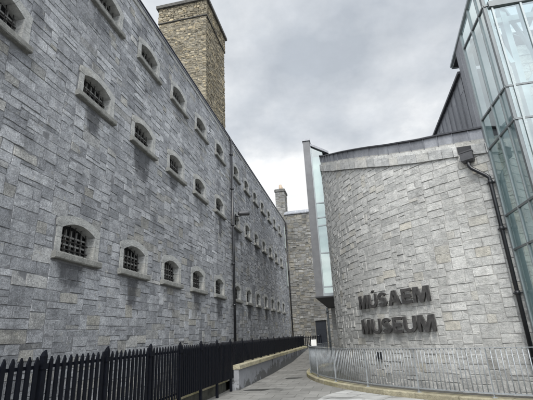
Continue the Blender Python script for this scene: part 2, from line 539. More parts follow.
def stain(u, v):
    # sooty run-off below the sills, each with its own width and length
    q = 0
    for k, (rn, i, y, z, hw) in enumerate(WINS):
        if abs(u - y) > 1.0 or v > z - .08 or v < z - 2.0: continue
        ln = (.55, .8, 1.1, .7, .95)[k % 5]; wd = hw * (.8, .55, .95, .7)[k % 4]
        uc = y + (-.3, .0, .1, -.1, 0)[k % 5] * hw
        dv = (z - .1 - v) / ln
        e = wd * (1 - .35 * dv)
        st = .88 if patch(rn, i) else .45
        f = max(0, min(1, (e - abs(u - uc)) / .12 + .5)) * max(0, min(1, (1.1 - dv) * 3))
        q = max(q, f * st * (.82 + .18 * noise.noise(Vector((u * 5, v * 2, 2)))))
    return q
prison = empty('prison_wing', (-5.6, 16, 0), 'long grey limestone prison wing with three rows of small barred arched windows', 'building')
mb = MB()
def PW(u, v, d): return (XW + d, u, v)
def subW(u): return 1.5 if u < 11 else (.6 if u < 18 else .35)
masonry(mb, -1.0, 34.0, -.05, 10.9, PW, cell=.06, rows=(.075, .125), wid=(4, 11), spans=((1, .2), (2, .68), (3, .12)), mask=in_surround, tone=tone_prison,
        joint=.0035, depth=.011, rel=.0035, rough=.007, subdiv=subW, vstain=stain)
mb.build('wall', M['prison'], prison)

# mortar core with the openings left out
bk = MB()
yb = sorted(set([-1.0, 34.0] + [y + s * hw for rn, i, y, z, hw in WINS for s in (-1, 1)]))
zb = sorted(set([-.05, 10.9] + [ROWS[r] for r in ROWS] + [ROWS[r] + OH + AR for r in ROWS]))
for ya, y2 in zip(yb[:-1], yb[1:]):
    for za, z2 in zip(zb[:-1], zb[1:]):
        ym, zm = (ya + y2) / 2, (za + z2) / 2
        if any(abs(ym - y) < hw and z < zm < z + OH + AR for rn, i, y, z, hw in WINS): continue
        bk.add([(XW - .0078, ya, za), (XW - .0078, y2, za), (XW - .0078, y2, z2), (XW - .0078, ya, z2)], [(0, 1, 2, 3)])
bk.box((XW - 9, -1.0, -.1), (XW - .55, 34.0, 10.8))
bk.box((XW - .55, -1.0, -.1), (XW - .02, -.9, 10.8))
bk.build('wall_core', M['mortar_dark'], prison)

# eaves: flat stone course, flashing and gutter
mb = MB()
y = -1.0
while y < 34.0:
    w = min(U(.7, 1.2), 34.0 - y)
    mb.box((XW - .5, y + .004, 10.9), (XW + .015 + U(-.004, .004), y + w - .004, 11.05), (U(.3, .8), rnd() * .6, U(0, .15)))
    y += w
mb.build('eaves_course', M['surround'], prison)
mb = MB(); mb.box((XW - .3, -1, 11.052), (XW + .045, 34, 11.10)); mb.build('flashing', M['gutter'], prison)
mb = MB(); mb.box((XW - .3, -1, 11.102), (XW + .075, 34, 11.135))
mb.build('gutter', M['gutter_dark'], prison)
mb = MB(); mb.add([(XW - .3, -1, 11.12), (XW - .3, 34, 11.12), (XW - 6, 34, 12.4), (XW - 6, -1, 12.4)], [(0, 3, 2, 1)])
mb.box((XW - 6.2, -1, 10.9), (XW - 6, 34, 12.4))
mb.build('roof', M['slate'], prison)

# one window of each size, the rest are copies
def make_window(hw, name='window'):
    y, z = 0.0, 0.0
    root_m = MB()
    X0 = XW + .016; DP = .25
    ow = hw + .17
    # jambs, each of two stones
    for s in (-1, 1):
        cuts = [0, OH * U(.38, .62), OH]
        for a, b in zip(cuts[:-1], cuts[1:]):
            e = U(-.035, .0)
            y0, y1 = sorted((s * hw, s * (ow + e)))
            root_m.box((XW - DP, y0, a + .003), (X0 + U(-.003, .003), y1, b - .003), (U(.35, .9), U(.2, .8), U(0, .08)))
    # voussoirs: five wedge stones forming the arch with their soffits
    nv = 4
    for k in range(nv):
        t0, t1 = -1 + 2 * k / nv, -1 + 2 * (k + 1) / nv
        prof = []
        for j in range(4):
            t = t0 + (t1 - t0) * j / 3
            prof.append((hw * t, OH + AR * (1 - t * t)))
        top = []
        for j in range(4):
            t = t1 + (t0 - t1) * j / 3
            top.append((ow * t, .64 + .15 * (1 - t * t)))
        if k == 0: top.append((-ow, OH + .003))
        if k == nv - 1: prof.append((ow, OH + .003))
        pts = prof + top
        cy = sum(p[0] for p in pts) / len(pts); cz = sum(p[1] for p in pts) / len(pts)
        pts = [(cy + (p[0] - cy) * .985, cz + (p[1] - cz) * .985) for p in pts]
        f = U(-.003, .005)
        vs = [(X0 + f, p[0], p[1]) for p in pts] + [(XW - DP, p[0], p[1]) for p in pts]
        m_ = len(pts)
        fs = [tuple(range(m_)), tuple(range(m_, 2*m_))[::-1]] + [(q, (q+1) % m_, m_ + (q+1) % m_, m_ + q) for q in range(m_)]
        root_m.add(vs, fs, (U(.3, .9), U(.1, .75), U(0, .08)))
    w = root_m.build(name, M['surround'])
    sl = MB(); nseg = 10; so = hw + .2
    # sill, worn edge
    vs = []
    for k in range(nseg + 1):
        yy = -so + 2 * so * k / nseg
        q = .006 * noise.noise(Vector((yy * 5, hw, 1)))
        for (xx, zz) in ((XW - DP, -.13), (XW + .085 + q, -.13 + q), (XW + .10 + q, -.11), (XW + .10 + q, -.02 + q), (XW + .088, 0 + q), (XW - DP, .012)):
            vs.append((xx, yy, zz))
    fs = [(k*6+j, k*6+(j+1) % 6, (k+1)*6+(j+1) % 6, (k+1)*6+j) for k in range(nseg) for j in range(6)]
    fs += [tuple(range(6))[::-1], tuple(nseg*6 + j for j in range(6))]
    sl.add(vs, fs, (.5, .4, .1)); s_ = sl.build('sill', M['sill'], w)
    # pane, lintel bar and glazing frame at the back
    pn = MB(); xp = XW - DP + .03
    pn.add([(xp, -hw, 0), (xp, hw, 0), (xp, hw, OH + AR), (xp, -hw, OH + AR)], [(0, 1, 2, 3)])
    pn.build('pane', M['pane'], w)
    fr = MB()
    for zz in (.06, .22, .38): fr.box((xp + .02, -hw, zz), (xp + .06, hw, zz + .035))
    for yy in [-hw + .02 + (2*hw - .04) * q / 6 for q in range(7)]: fr.box((xp + .022, yy - .011, .0), (xp + .05, yy + .011, OH + .05))
    fr.build('glazing_frame', M['bars_pale'], w)
    br = MB()
    for zz in (.13, .30): br.box((XW - .16, -hw - .02, zz), (XW - .14, hw + .02, zz + .02))
    nb = 6
    for k in range(nb):
        yy = -hw + 2 * hw * (k + .5) / nb
        br.tube([(XW - .15, yy, -.01), (XW - .15, yy, OH + AR * (1 - (yy / hw) ** 2) + .01)], .008, 6)
    br.build('window_bars', M['iron'], w)
    return w
def copy_tree(o, parent):
    c = o.copy(); COL.objects.link(c); c.parent = parent
    for ch in list(o.children):
        if ch is not c:
            d = ch.copy(); COL.objects.link(d); d.parent = c
            d.matrix_basis = ch.matrix_basis.copy()
    return c
protos = {}
for hw in (.50, .44):
    protos[hw] = [make_window(hw), make_window(hw), make_window(hw)]
used = set()
P_INV = Matrix.Translation(prison.location).inverted()
for n_, (rn, i, y, z, hw) in enumerate(WINS):
    p = protos[hw][(i * 2 + n_) % 3]
    if id(p) in used: w = copy_tree(p, prison)
    else: w = p; used.add(id(p)); w.parent = prison
    w.matrix_basis = P_INV @ Matrix.Translation((0, y, z))

# two tall stair windows at the far end, framed in black
mb_y = 33.35
for z0, z1 in ((8.55, 10.6), (5.35, 7.5)):
    mb = MB(); mb.box((XW - .02, mb_y - .3, z0), (XW + .05, mb_y + .3, z1)); fr = mb.build('tall_window', M['steel_dark'], prison)
    mb = MB(); mb.box((XW + .04, mb_y - .22, z0 + .08), (XW + .056, mb_y + .22, z1 - .08)); mb.build('pane', M['interior'], fr)

# rainwater pipes
def downpipe(mb, x, y, z0, z1, r=.05):
    mb.tube([(x, y, z0), (x, y, z1)], r, 12)
    z = z0 + .9
    while z < z1:
        mb.tube([(x, y, z - .04), (x, y, z + .04)], r * 1.35, 12)
        mb.box((x - .09, y - .09, z - .015), (x - .02, y + .09, z + .015))
        z += 1.8
mb = MB(); downpipe(mb, XW + .12, 17.3, .25, 10.95, .055); mb.tube([(XW + .12, 17.3, 10.9), (XW + .02, 17.3, 11.08)], .055, 12)
mb.build('downpipe', M['pipe'], prison)
mb = MB(); downpipe(mb, XW + .12, 33.85, .4, 11.0, .05); mb.build('downpipe', M['pipe'], prison)

# big square chimney
def block_masonry(mb, x0, x1, y0, y1, z0, z1, **kw):
    masonry(mb, x0, x1, z0, z1, lambda u, v, d: (u, y0 - d, v), **kw)
    masonry(mb, y0, y1, z0, z1, lambda u, v, d: (x1 + d, u, v), **kw)
    masonry(mb, y0, y1, z0, z1, lambda u, v, d: (x0 - d, y1 - (u - y0), v), **kw)
    masonry(mb, x0, x1, z0, z1, lambda u, v, d: (x1 - (u - x0), y1 + d, v), **kw)
CX0, CX1, CY0, CY1 = -8.72, -6.02, 16.25, 19.4
kw = dict(cell=.045, rows=(.055, .095), spans=((1, .75), (2, .25)), wid=(2, 7), joint=.009, depth=.025, rel=.018, rough=.008, subdiv=lambda u: .4)
mb = MB(); block_masonry(mb, CX0, CX1, CY0, CY1, 10.6, 18.05, **kw)
ch = mb.build('chimney', M['chimney'], prison)
mb = MB(); mb.box((CX0 + .01, CY0 + .01, 10.6), (CX1 - .01, CY1 - .01, 19.05)); mb.build('mortar_core', M['mortar_mid'], ch)
mb = MB(); block_masonry(mb, CX0 - .05, CX1 + .05, CY0 - .05, CY1 + .05, 18.10, 19.05, **kw); mb.build('chimney_head', M['chimney'], ch)
mb = MB(); mb.box((CX0 - .06, CY0 - .06, 18.05), (CX1 + .06, CY1 + .06, 18.10)); mb.box((CX0 - .16, CY0 - .16, 19.05), (CX1 + .16, CY1 + .16, 19.24)); mb.build('cap', M['cap_dark'], ch)

# ------------------------------------------------------------------ far rubble block closing the lane
YF = 34.0
far = empty('rubble_stone_block', (-1, 35, .5), 'brown rubble stone building end closing off the lane, with dark door and small chimney', 'building')
DX0, DX1, DZ0, DZ1 = -3.22, -2.36, .5, 2.6
mb = MB()
masonry(mb, -5.15, 3.0, .3, 11.75, lambda u, v, d: (u, YF - d, v), cell=.07, rows=(.09, .16), spans=((1, .5), (2, .5)), wid=(3, 8),
        mask=lambda u, v: DX0 - .02 < u < DX1 + .02 and v < DZ1 + .22, joint=.011, depth=.035, rel=.025, rough=.012, subdiv=lambda u: .45)
mb.box((DX0 - .1, YF - .03, DZ1 + .0), (DX1 + .1, YF + .1, DZ1 + .2), (.8, .3, 0))
mb.build('wall', M['rubble'], far)
mb = MB()
mb.box((-5.2, YF + .012, .2), (DX0, YF + .5, 11.8)); mb.box((DX1, YF + .012, .2), (3.2, YF + .5, 11.8)); mb.box((DX0, YF + .012, DZ1), (DX1, YF + .5, 11.8))
mb.box((-5.2, YF + .6, .2), (3.2, YF + 6, 11.8))
mb.build('wall_core', M['mortar_mid'], far)
mb = MB()
x = -5.2
while x < 3.2:
    w = U(.7, 1.3)
    mb.add([(x + .01, YF - .12, 11.76), (x + w - .01, YF - .12, 11.76), (x + w - .01, YF - .12, 11.86), (x + .01, YF - .12, 11.86),
            (x + .01, YF + .7, 12.3), (x + w - .01, YF + .7, 12.3)], [(0, 1, 2, 3), (3, 2, 5, 4)], (.5, .5, 0))
    x += w
mb.box((-5.2, YF - .08, 11.75), (3.2, YF + .8, 11.8))
mb.build('roof_coping', M['slate'], far)
mb = MB(); mb.box((DX0, YF + .10, DZ0), (DX1, YF + .16, DZ1 - .05)); dr = mb.build('door', M['door'], far)
mb = MB()
for z0, z1 in ((.65, 1.15), (1.3, 1.8), (1.92, 2.45)):
    for xa, xb in ((DX0 + .1, DX0 + .4), (DX0 + .48, DX1 - .08)): mb.box((xa, YF + .085, z0), (xb, YF + .102, z1))
mb.build('door_panel', M['door'], dr)
mb = MB(); mb.tube([(DX0 + .1, YF + .04, 1.45), (DX0 + .22, YF + .04, 1.45)], .015, 8); mb.build('handle', M['galv'], dr)
mb = MB(); mb.box((DX0 - .05, YF - .35, gz(YF) - .02), (DX1 + .05, YF + .1, DZ0 + .06), (.5, .5, .2)); mb.build('door_step', M['kerb'], far)
# slender chimney rising at the corner of the two buildings
mb = MB()
kw2 = dict(cell=.06, rows=(.12, .2), spans=((1, .6), (2, .4)), wid=(4, 9), joint=.008, depth=.03, rel=.012, rough=.008, subdiv=lambda u: .5)
block_masonry(mb, -5.95, -5.1, 34.3, 35.7, 10.9, 14.15, **kw2)
ch = mb.build('chimney', M['rubble'], far)
mb = MB(); mb.box((-5.94, 34.31, 10.9), (-5.11, 35.69, 14.3)); mb.build('mortar_core', M['mortar_mid'], ch)
mb = MB(); mb.box((-6.02, 34.22, 14.15), (-5.03, 35.78, 14.33)); mb.box((-5.98, 34.26, 14.33), (-5.07, 35.74, 14.40)); mb.build('cap', M['rubble'], ch)
for yy in (34.75, 35.3):
    mb = MB(); mb.tube([(-5.5, yy, 14.38), (-5.5, yy, 14.6), (-5.5, yy, 14.95)], [.2, .16, .13], 12); mb.build('chimney_pot', M['terracotta'], ch)
# ------------------------------------------------------------------ museum
museum = empty('museum_building', (6, 17, 0), 'museum with curved pale stone wall, zinc band roof and glass corner tower', 'building')
ZC = [(-184, 9.75), (-176, 9.3), (-168.3, 8.69), (-158, 7.98), (-148.7, 7.40), (-137.4, 6.72), (-130.7, 6.39), (-120, 6.02), (-105, 5.75), (-66, 5.6)]
def zc(deg):
    for (a0, z0), (a1, z1) in zip(ZC[:-1], ZC[1:]):
        if deg <= a1: return z0 + (z1 - z0) * (deg - a0) / (a1 - a0)
    return ZC[-1][1]
A0, A1 = -184.0, -84.0
K = math.pi / 180 * R0
def PC(u, v, d): return cyl(u / K, R0 + d, v)
mb = MB()
def tone_mus(u, v, t, rr):
    if rr.random() < .09: t[1] = rr.uniform(.75, 1)
    else: t[1] = rr.uniform(0, .62)
    # darker, greyer stones low down
    f = max(0, min(1, (2.6 - v) / 2.2))
    t[0] = max(0, t[0] - .22 * f)
    t[2] = rr.uniform(0, .22) * f + (rr.uniform(0, .3) if rr.random() < .08 else 0)
    return t
masonry(mb, A0 * K, A1 * K, -.05, 9.8, PC, cell=.055, rows=(.105, .135), spans=((1, .07), (2, .84), (3, .09)), wid=(4, 10),
        tone=tone_mus, joint=.005, depth=.015, rel=.005, rough=.009, edge_w=.009, subdiv=lambda u: 1.2, vclamp=lambda u: zc(u / K))
mb.build('curved_wall', M['museum'], museum)
mb = MB(); n = 70; vs = []; fs = []
for i in range(n + 1):
    a = A0 + (A1 - A0) * i / n
    vs += [cyl(a, R0 - .0115, -.1), cyl(a, R0 - .0115, zc(a) + .45), cyl(a, R0 - .45, zc(a) + .45), cyl(a, R0 - .45, -.1)]
for i in range(n):
    for j in range(3): fs.append((i*4+j, i*4+j+1, (i+1)*4+j+1, (i+1)*4+j))
mb.add(vs, fs); mb.build('wall_core', M['mortar_light'], museum)
def band(mb, a0, a1, r0, r1, zl, zh, seg=4, tone=(.5, .5, 0)):
    vs = []; fs = []
    for i in range(seg + 1):
        a = a0 + (a1 - a0) * i / seg
        vs += [cyl(a, r1, zc(a) + zl), cyl(a, r1, zc(a) + zh), cyl(a, r0, zc(a) + zh), cyl(a, r0, zc(a) + zl)]
    for i in range(seg):
        for j in range(4): fs.append((i*4+j, i*4+(j+1) % 4, (i+1)*4+(j+1) % 4, (i+1)*4+j))
    fs += [(0, 1, 2, 3), (seg*4+3, seg*4+2, seg*4+1, seg*4)]
    mb.add(vs, fs, tone)
AT = -118.6        # where the glass tower starts
SC0, SC1 = -123.9, -121.7   # scupper slot in the coping
mb = MB(); a = A0
while a < AT:
    w = U(1.8, 2.4); b = min(a + w, AT)
    if a < SC0 < b: b = SC0
    if abs(a - SC0) < 1e-6:
        a = SC1; continue
    band(mb, a + .04, b - .04, R0 - .3, R0 + .055 + U(-.006, .006), 0, .29, 3, (U(.0, .9), U(.1, .75), 0))
    a = b
mb.build('coping', M['coping'], museum)
mb = MB(); a = A0
while a < AT:
    w = U(2.2, 3.8); b = min(a + w, AT)
    band(mb, a + .04, b - .04, R0 - .3, R0 + .002, .295, .41, 2, (U(.1, .9), U(.1, .9), U(0, .15)))
    a = b
mb.build('upper_course', M['museum'], museum)
mb = MB(); band(mb, SC0, SC1, R0 - .3, R0 + .012, .09, .29); mb.build('scupper_shade', M['soffit'], museum)  # dark block fills the slot, standing in for the shade inside it
mb = MB(); a = A0
while a < AT:
    b = min(a + 2.6, AT)
    band(mb, a, b, R0 - .35, R0 - .02, .415, .755, 3, (rnd(), .5, 0))
    band(mb, b - .11, b, R0 - .1, R0 + .012, .415, .755, 1, (.2, .5, 0))
    a = b
mb.build('zinc_band', M['zinc'], museum)
mb = MB()
band(mb, A0, AT, R0 - .5, R0 + .04, .755, .80, 40)
mb.build('roof_edge', M['gutter_dark'], museum)
# roof inside the parapet
mb = MB(); vs = [(C.x, C.y, 8.8)] ; n = 40
for i in range(n + 1):
    a = A0 + (A1 - A0) * i / n; vs.append(cyl(a, R0 - .45, zc(a) + .4))
mb.add(vs, [(0, i+1, i+2) for i in range(n)]); mb.build('roof', M['roof'], museum)

# zinc clad upper storey running back from the tower
P1 = Vector((4.03, 10.92)); dT = Vector((.05, -1)).normalized()
def PT(t, z, out=0):            # point on the tower's left plane; t towards the camera, out = to the left
    p = P1 + dT * t + Vector((-1, -.05)) * out
    return (p.x, p.y, z)
def zf(t): return 8.93 + .085 * (t + .6)
mb = MB(); t = -5.6
while t < -.02:
    t2 = min(t + .42, -.0)
    z = 5.9; k = 0
    while z < zf(t) - .01:
        z2 = min(z + U(1.0, 1.9), zf(t)); z2b = min(z2, zf(t2)) if z2 < zf(t) else zf(t2)
        q = U(0, .006)
        vs = [PT(t + .006, z + .006, q), PT(t2 - .006, z + .006, q), PT(t2 - .006, z2b - .006, q), PT(t + .006, z2 - .006, q)]
        vi = [PT(t + .0, z, -.02), PT(t2, z, -.02), PT(t2, z2b, -.02), PT(t, z2, -.02)]
        mb.add(vs + vi, [(0, 3, 2, 1), (0, 1, 5, 4), (1, 2, 6, 5), (2, 3, 7, 6), (3, 0, 4, 7)], (rnd(), .5, 0))
        z = z2
    mb.add([PT(t2 - .014, 5.9, .028), PT(t2 + .002, 5.9, .028), PT(t2 + .002, zf(t2), .028), PT(t2 - .014, zf(t2), .028),
            PT(t2 - .014, 5.9, -.01), PT(t2 - .014, zf(t2), -.01)], [(0, 3, 2, 1), (0, 4, 5, 3)], (.1, .5, 0))
    t = t2
mb.build('zinc_storey', M['zinc'], museum)
mb = MB()
def slab(mb, ta, tb, oa, ob, za0, zb0, th):     # sloping strip along the tower plane
    vs = []
    for t_, z_ in ((ta, za0), (tb, zb0)):
        for o_ in (oa, ob):
            vs += [PT(t_, z_, o_), PT(t_, z_ + th, o_)]
    mb.add(vs, [(0, 1, 3, 2), (4, 6, 7, 5), (0, 2, 6, 4), (1, 5, 7, 3), (2, 3, 7, 6), (0, 4, 5, 1)])
slab(mb, -5.6, -.55, -6, .09, zf(-5.6), zf(-.55), .08)
mb.build('storey_roof', M['gutter_dark'], museum)
mb = MB(); slab(mb, -5.6, -.02, -6, -.03, 5.6, 5.6, .05)
mb.box((4.35, 16.4, 4.0), (11, 16.5, 8.4)); mb.build('storey_floor', M['roof'], museum)

# glass corner tower
tower = empty('glass_tower', (4.5, 10, 0), 'tall glass and grey steel corner tower at the right edge of the view', 'tower')
def zr(t): return 9.62 + .265 * (t + .95)       # sloping roof line
TW = 1.70                       # width of the left face
FX1 = 9.2                       # right end of the front face
ZL = [.55, 1.45, 3.33, 4.2, 6.07, 6.95, 9.35]
FY = PT(TW, 0)[1]
def vbar(mb, t, o0, o1, w, z0=0.0, z1=None):
    z1 = zr(t) if z1 is None else z1
    vs = []
    for tt in (t - w/2, t + w/2):
        for oo in (o0, o1):
            vs += [PT(tt, z0, oo), PT(tt, z1 + .265 * (tt - t), oo)]
    mb.add(vs, [(0, 1, 3, 2), (4, 6, 7, 5), (0, 2, 6, 4), (1, 5, 7, 3), (2, 3, 7, 6), (0, 4, 5, 1)])
# zinc end pier between the glass and the roof eave
mb = MB(); 
for ta, tb in ((-.52, -.26), (-.26, -.0)):
    z = 8.95 if ta < -.3 else 5.9
    vs = []
    for t_ in (ta + .004, tb - .004):
        for oo in (-.15, .03):
            vs += [PT(t_, 5.9, oo), PT(t_, zr(t_) - .02, oo)]
    mb.add(vs, [(0, 1, 3, 2), (4, 6, 7, 5), (0, 2, 6, 4), (1, 5, 7, 3), (2, 3, 7, 6), (0, 4, 5, 1)], (rnd(), .5, 0))
mb.build('zinc_pier', M['zinc'], tower)
mb = MB()
slab(mb, -1.05, TW + .25, -5.3, .07, zr(-1.05), zr(TW + .25), .04)
mb.build('roof_eave', M['steel'], tower) if False else None
# frame of roof: edge beams and rafters only, glazed between
mb = MB()
def ebar(p, q, w, h): mb.bar(p, q, w, h)
ebar(PT(-1.1, zr(-1.1), .02), PT(TW + .2, zr(TW + .2), .02), .08, .07)
for k in range(9):
    t_ = -1.0 + k * (TW + 1.15) / 8
for o_ in (-.9, -1.9, -2.9, -3.9, -4.9):
    mb.bar(PT(-1.1, zr(-1.1) + .02, o_), PT(TW + .2, zr(TW + .2) + .02, o_), .09, .12)
mb.bar(PT(-1.1, zr(-1.1), 0), PT(-1.1, zr(-1.1), -5.2), .12, .1)
mb.bar(PT(TW + .15, zr(TW + .15), 0), PT(TW + .15, zr(TW + .15), -5.2), .12, .12)
mb.build('roof_beam', M['steel'], tower)
mb = MB(); slab(mb, -1.06, -.1, -5.0, -.02, zr(-1.06) - .07, zr(-.1) - .07, .03); mb.build('eave_soffit', M['soffit'], tower)
mb = MB(); slab(mb, -.1, TW + .15, -5.1, -.02, zr(-.1) + .09, zr(TW + .15) + .09, .012); mb.build('roof_glass', M['glass_roof'], tower)

mb = MB()       # pale edge profiles and mid mullion of the left face
vbar(mb, .05, -.02, .035, .07)
vbar(mb, .83, -.02, .035, .045)
vbar(mb, 1.36, -.02, .03, .04)
mb.build('mullion', M['alu'], tower)
mb = MB()
vbar(mb, TW - .04, -.12, .015, .085)
mb.build('corner_post', M['steel_dark'], tower)
mb = MB(); vbar(mb, .12, -.16, -.02, .05); vbar(mb, .86, -.18, -.02, .05); vbar(mb, 1.4, -.18, -.02, .05)
mb.build('inner_mullion', M['steel'], tower)
mb = MB()
for z in ZL:
    mb.bar(PT(.02, z, .008), PT(TW, z, .008), .05, .045)
    mb.bar(PT(TW, z, 0), (FX1, FY, z), .05, .045)
mb.bar(PT(TW, 9.35, -.1), (FX1, FY + .12, 9.35), .16, .17)
mb.build('transom', M['steel_dark'], tower)
FM = [4.29, 4.95, 5.6, 6.25, 6.9, 7.55, 8.2, 8.85]
for x in FM:
    mb = MB(); mb.box((x - .022, FY - .04, 0), (x + .022, FY + .0, zr(TW) + .02)); mb.build('mullion', M['alu'] , tower)
mb = MB()
for x in FM[1:]: mb.box((x - .03, FY + .02, 0), (x + .03, FY + .16, zr(TW)))
mb.build('inner_mullion', M['steel'], tower)
# panes
tb = [(.08, .81), (.85, 1.34), (1.38, TW - .12)]
for a, b in zip([0.0] + ZL, ZL + [None]):
    for t0, t1 in tb:
        zt0 = b if b else zr(t0) - .03; zt1 = b if b else zr(t1) - .03
        mb = MB(); mb.add([PT(t0, a + .02, 0), PT(t1, a + .02, 0), PT(t1, zt1 - .02, 0), PT(t0, zt0 - .02, 0)], [(0, 3, 2, 1)])
        mb.build('pane', M['glass_pale'] if a > 6.9 else M['glass'], tower)
    fx = [PT(TW, 0)[0] + .04] + FM
    for x0, x1 in zip(fx[:-1], fx[1:]):
        zt = b if b else zr(TW)
        mb = MB(); mb.add([(x0 + .02, FY - .01, a + .02), (x1 - .02, FY - .01, a + .02), (x1 - .02, FY - .01, zt - .02), (x0 + .02, FY - .01, zt - .02)], [(0, 1, 2, 3)])
        mb.build('pane', M['glass'], tower)
# steel inside: columns, diagonal bracing with a tie ring
mb = MB()
for x in (4.72, 6.9, 9.0):
    mb.box((x - .07, FY + .42, 0), (x + .07, FY + .62, zr(1.1) - .02))
for xa, xb in ((4.72, 6.9), (6.9, 9.0)):
    mb.bar((xa, FY + .5, 7.0), (xb, FY + .5, 10.0), .1, .12)
mb.bar((4.2, FY + .5, 9.2), (9.0, FY + .5, 9.2), .13, .16)
mb.bar(PT(.1, 9.2, -.12), PT(TW - .1, 9.2, -.12), .1, .1)
mb.bar(PT(TW - .1, 7.6, -.35), PT(.2, 10.0, -.75), .09, .09)
mb.bar(PT(TW - .2, 9.9, -.4), PT(.4, 7.6, -1.9), .09, .09)
mb.build('steel_frame', M['steel'], tower)
RC = Vector((4.93, 10.36, 9.38))
mb = MB()
ring = [tuple(RC + Vector((.15 * math.cos(t), 0, .15 * math.sin(t)))) for t in [2 * math.pi * k / 20 for k in range(21)]]
mb.tube(ring, .028, 8, cap=False)
for sx, sz in ((1, 1), (-1, 1), (1, -1), (-1, -1)):
    v = Vector((sx * .8, 0, sz * .6)).normalized()
    mb.tube([tuple(RC + v * .15), tuple(RC + v * .75)], .011, 6)
mb.build('tie_ring', M['steel'], tower)
# stone stair core seen through the front glass
mb = MB()
masonry(mb, 5.22, 9.2, 0, 9.5, lambda u, v, d: (u, 11.35 - d, v), cell=.12, rows=(.24, .3), spans=((1, 1),), wid=(4, 8), joint=.008, depth=.02,
        rel=.006, rough=.004, subdiv=lambda u: .3)
mb.box((5.25, 11.362, 0), (9.2, 11.7, 9.5), (.5, .5, 0))
mb.build('stair_core', M['coping'], tower)

# zinc and glass bay beyond the curve
SY = 19.0
bay = MB()
def zb_(x): return 10.80 + (-.60) * (x + 1.30)
XL, XG, XR = -1.66, -1.32, -.72
# fin
bay.add([(XL, SY - .12, 3.2), (XG, SY - .12, 3.2), (XG, SY - .12, 11.12), (XL, SY - .12, 11.12),
         (XL, 28, 3.2), (XG, 28, 3.2), (XG, 28, 11.12), (XL, 28, 11.12)],
        [(0, 1, 2, 3), (4, 7, 6, 5), (0, 3, 7, 4), (1, 5, 6, 2), (3, 2, 6, 7), (0, 4, 5, 1)], (.0, .5, 0))
M['fin'] = plain('dark zinc fin', (.135, .138, .145), .6, .2, .16, 3)
bayo = bay.build('zinc_fin', M['fin'], museum)
mb = MB(); mb.box((XL - .02, SY - .15, 3.14), (.3, 28, 3.2)); mb.build('soffit', M['soffit'], museum)
mb = MB()
mb.box((XL - .03, SY - .17, 11.12), (XG + .03, 28, 11.22))
xq = XR + .32
mb.add([(XG + .03, SY - .15, zb_(XG)), (xq, SY - .15, zb_(xq)), (xq, SY - .15, zb_(xq) + .12), (XG + .03, SY - .15, zb_(XG) + .12),
        (XG + .03, 24, zb_(XG)), (xq, 24, zb_(xq)), (xq, 24, zb_(xq) + .12), (XG + .03, 24, zb_(XG) + .12)],
       [(0, 1, 2, 3), (4, 7, 6, 5), (0, 3, 7, 4), (1, 5, 6, 2), (3, 2, 6, 7), (0, 4, 5, 1)], (0, .5, 0))
mb.build('roof_edge', M['zinc'], museum)
SZ = [3.28, 3.62, 5.2, 6.55, 6.95, 7.7]
mb = MB()
mb.box((XG, SY - .06, 3.2), (XR, SY + .02, 3.34))
for z in SZ[1:]: mb.box((XG, SY - .05, z - .03), (XR, SY + .01, z + .03))
mb.box((XG - .0, SY - .07, 3.2), (XG + .05, SY + .02, zb_(XG)))
slot = mb.build('bay_frame', M['steel'], museum)
zz = SZ + [None]
for k in range(len(SZ)):
    za = SZ[k] + .03; z2 = zz[k+1] - .03 if zz[k+1] else None
    mb = MB(); mb.add([(XG + .05, SY - .01, za), (XR, SY - .01, za), (XR, SY - .01, z2 or zb_(XR) - .02), (XG + .05, SY - .01, z2 or zb_(XG) - .02)], [(0, 1, 2, 3)])
    mb.build('pane', M['glass_bay'], slot)
mb = MB(); mb.box((XG, SY + .35, 3.2), (XR + 1, SY + .4, 10.35)); mb.build('bay_lining', M['interior'], museum)
mb = MB(); downpipe(mb, -1.72, 27.0, .2, 3.15, .07); mb.build('downpipe', M['steel_dark'], museum)
mb = MB(); masonry(mb, -1.5, .6, 0.1, 3.14, lambda u, v, d: (u, 27.4 - d, v), cell=.07, rows=(.12, .2), joint=.008, subdiv=lambda u: .4)
mb.box((-1.5, 27.41, .1), (.6, 27.7, 3.14), (.4, .5, .3)); mb.build('undercroft_wall', M['museum'], museum)

# rainwater head and pipe on the curved wall
mb = MB()
ah = -122.5
def PCx(s, z, d): return cyl(ah + s / K, R0 + d, z)
hz = zc(ah)
vs = []
for z, w, d in ((hz - .23, .13, .13), (hz - .18, .16, .19), (hz + .04, .16, .19), (hz + .05, .175, .205), (hz + .08, .175, .205)):
    vs += [PCx(-w, z, .02), PCx(w, z, .02), PCx(w, z, d), PCx(-w, z, d)]
fs = [(0, 1, 2, 3)] + [(4*k+j, 4*k+(j+1) % 4, 4*k+4+(j+1) % 4, 4*k+4+j) for k in range(4) for j in range(4)]
mb.add(vs, fs); mb.add([PCx(-.165, hz + .06, .02), PCx(.165, hz + .06, .02), PCx(.165, hz + .06, .2), PCx(-.165, hz + .06, .2)], [(0, 1, 2, 3)])
hop = mb.build('rainwater_head', M['box'], museum)
mb = MB()
sE = (-120.05 - ah) * K
mb.tube([PCx(0, hz - .2, .11), PCx(0, hz - .34, .11), PCx(.05, hz - .44, .11), PCx(sE - .06, hz - .74, .11), PCx(sE, hz - .82, .11), PCx(sE, .05, .11)], .05, 14)
for z in (hz - .95, 3.9, 2.3, .8):
    mb.tube([PCx(sE, z - .05, .11), PCx(sE, z + .05, .11)], .062, 14)
    mb.bar(PCx(sE - .1, z, .05), PCx(sE + .1, z, .05), .08, .03)
mb.tube([PCx(sE + .13, 5.9, .05), PCx(sE + .13, .05, .05)], .022, 8)
mb.build('downpipe', M['pipe'], hop)

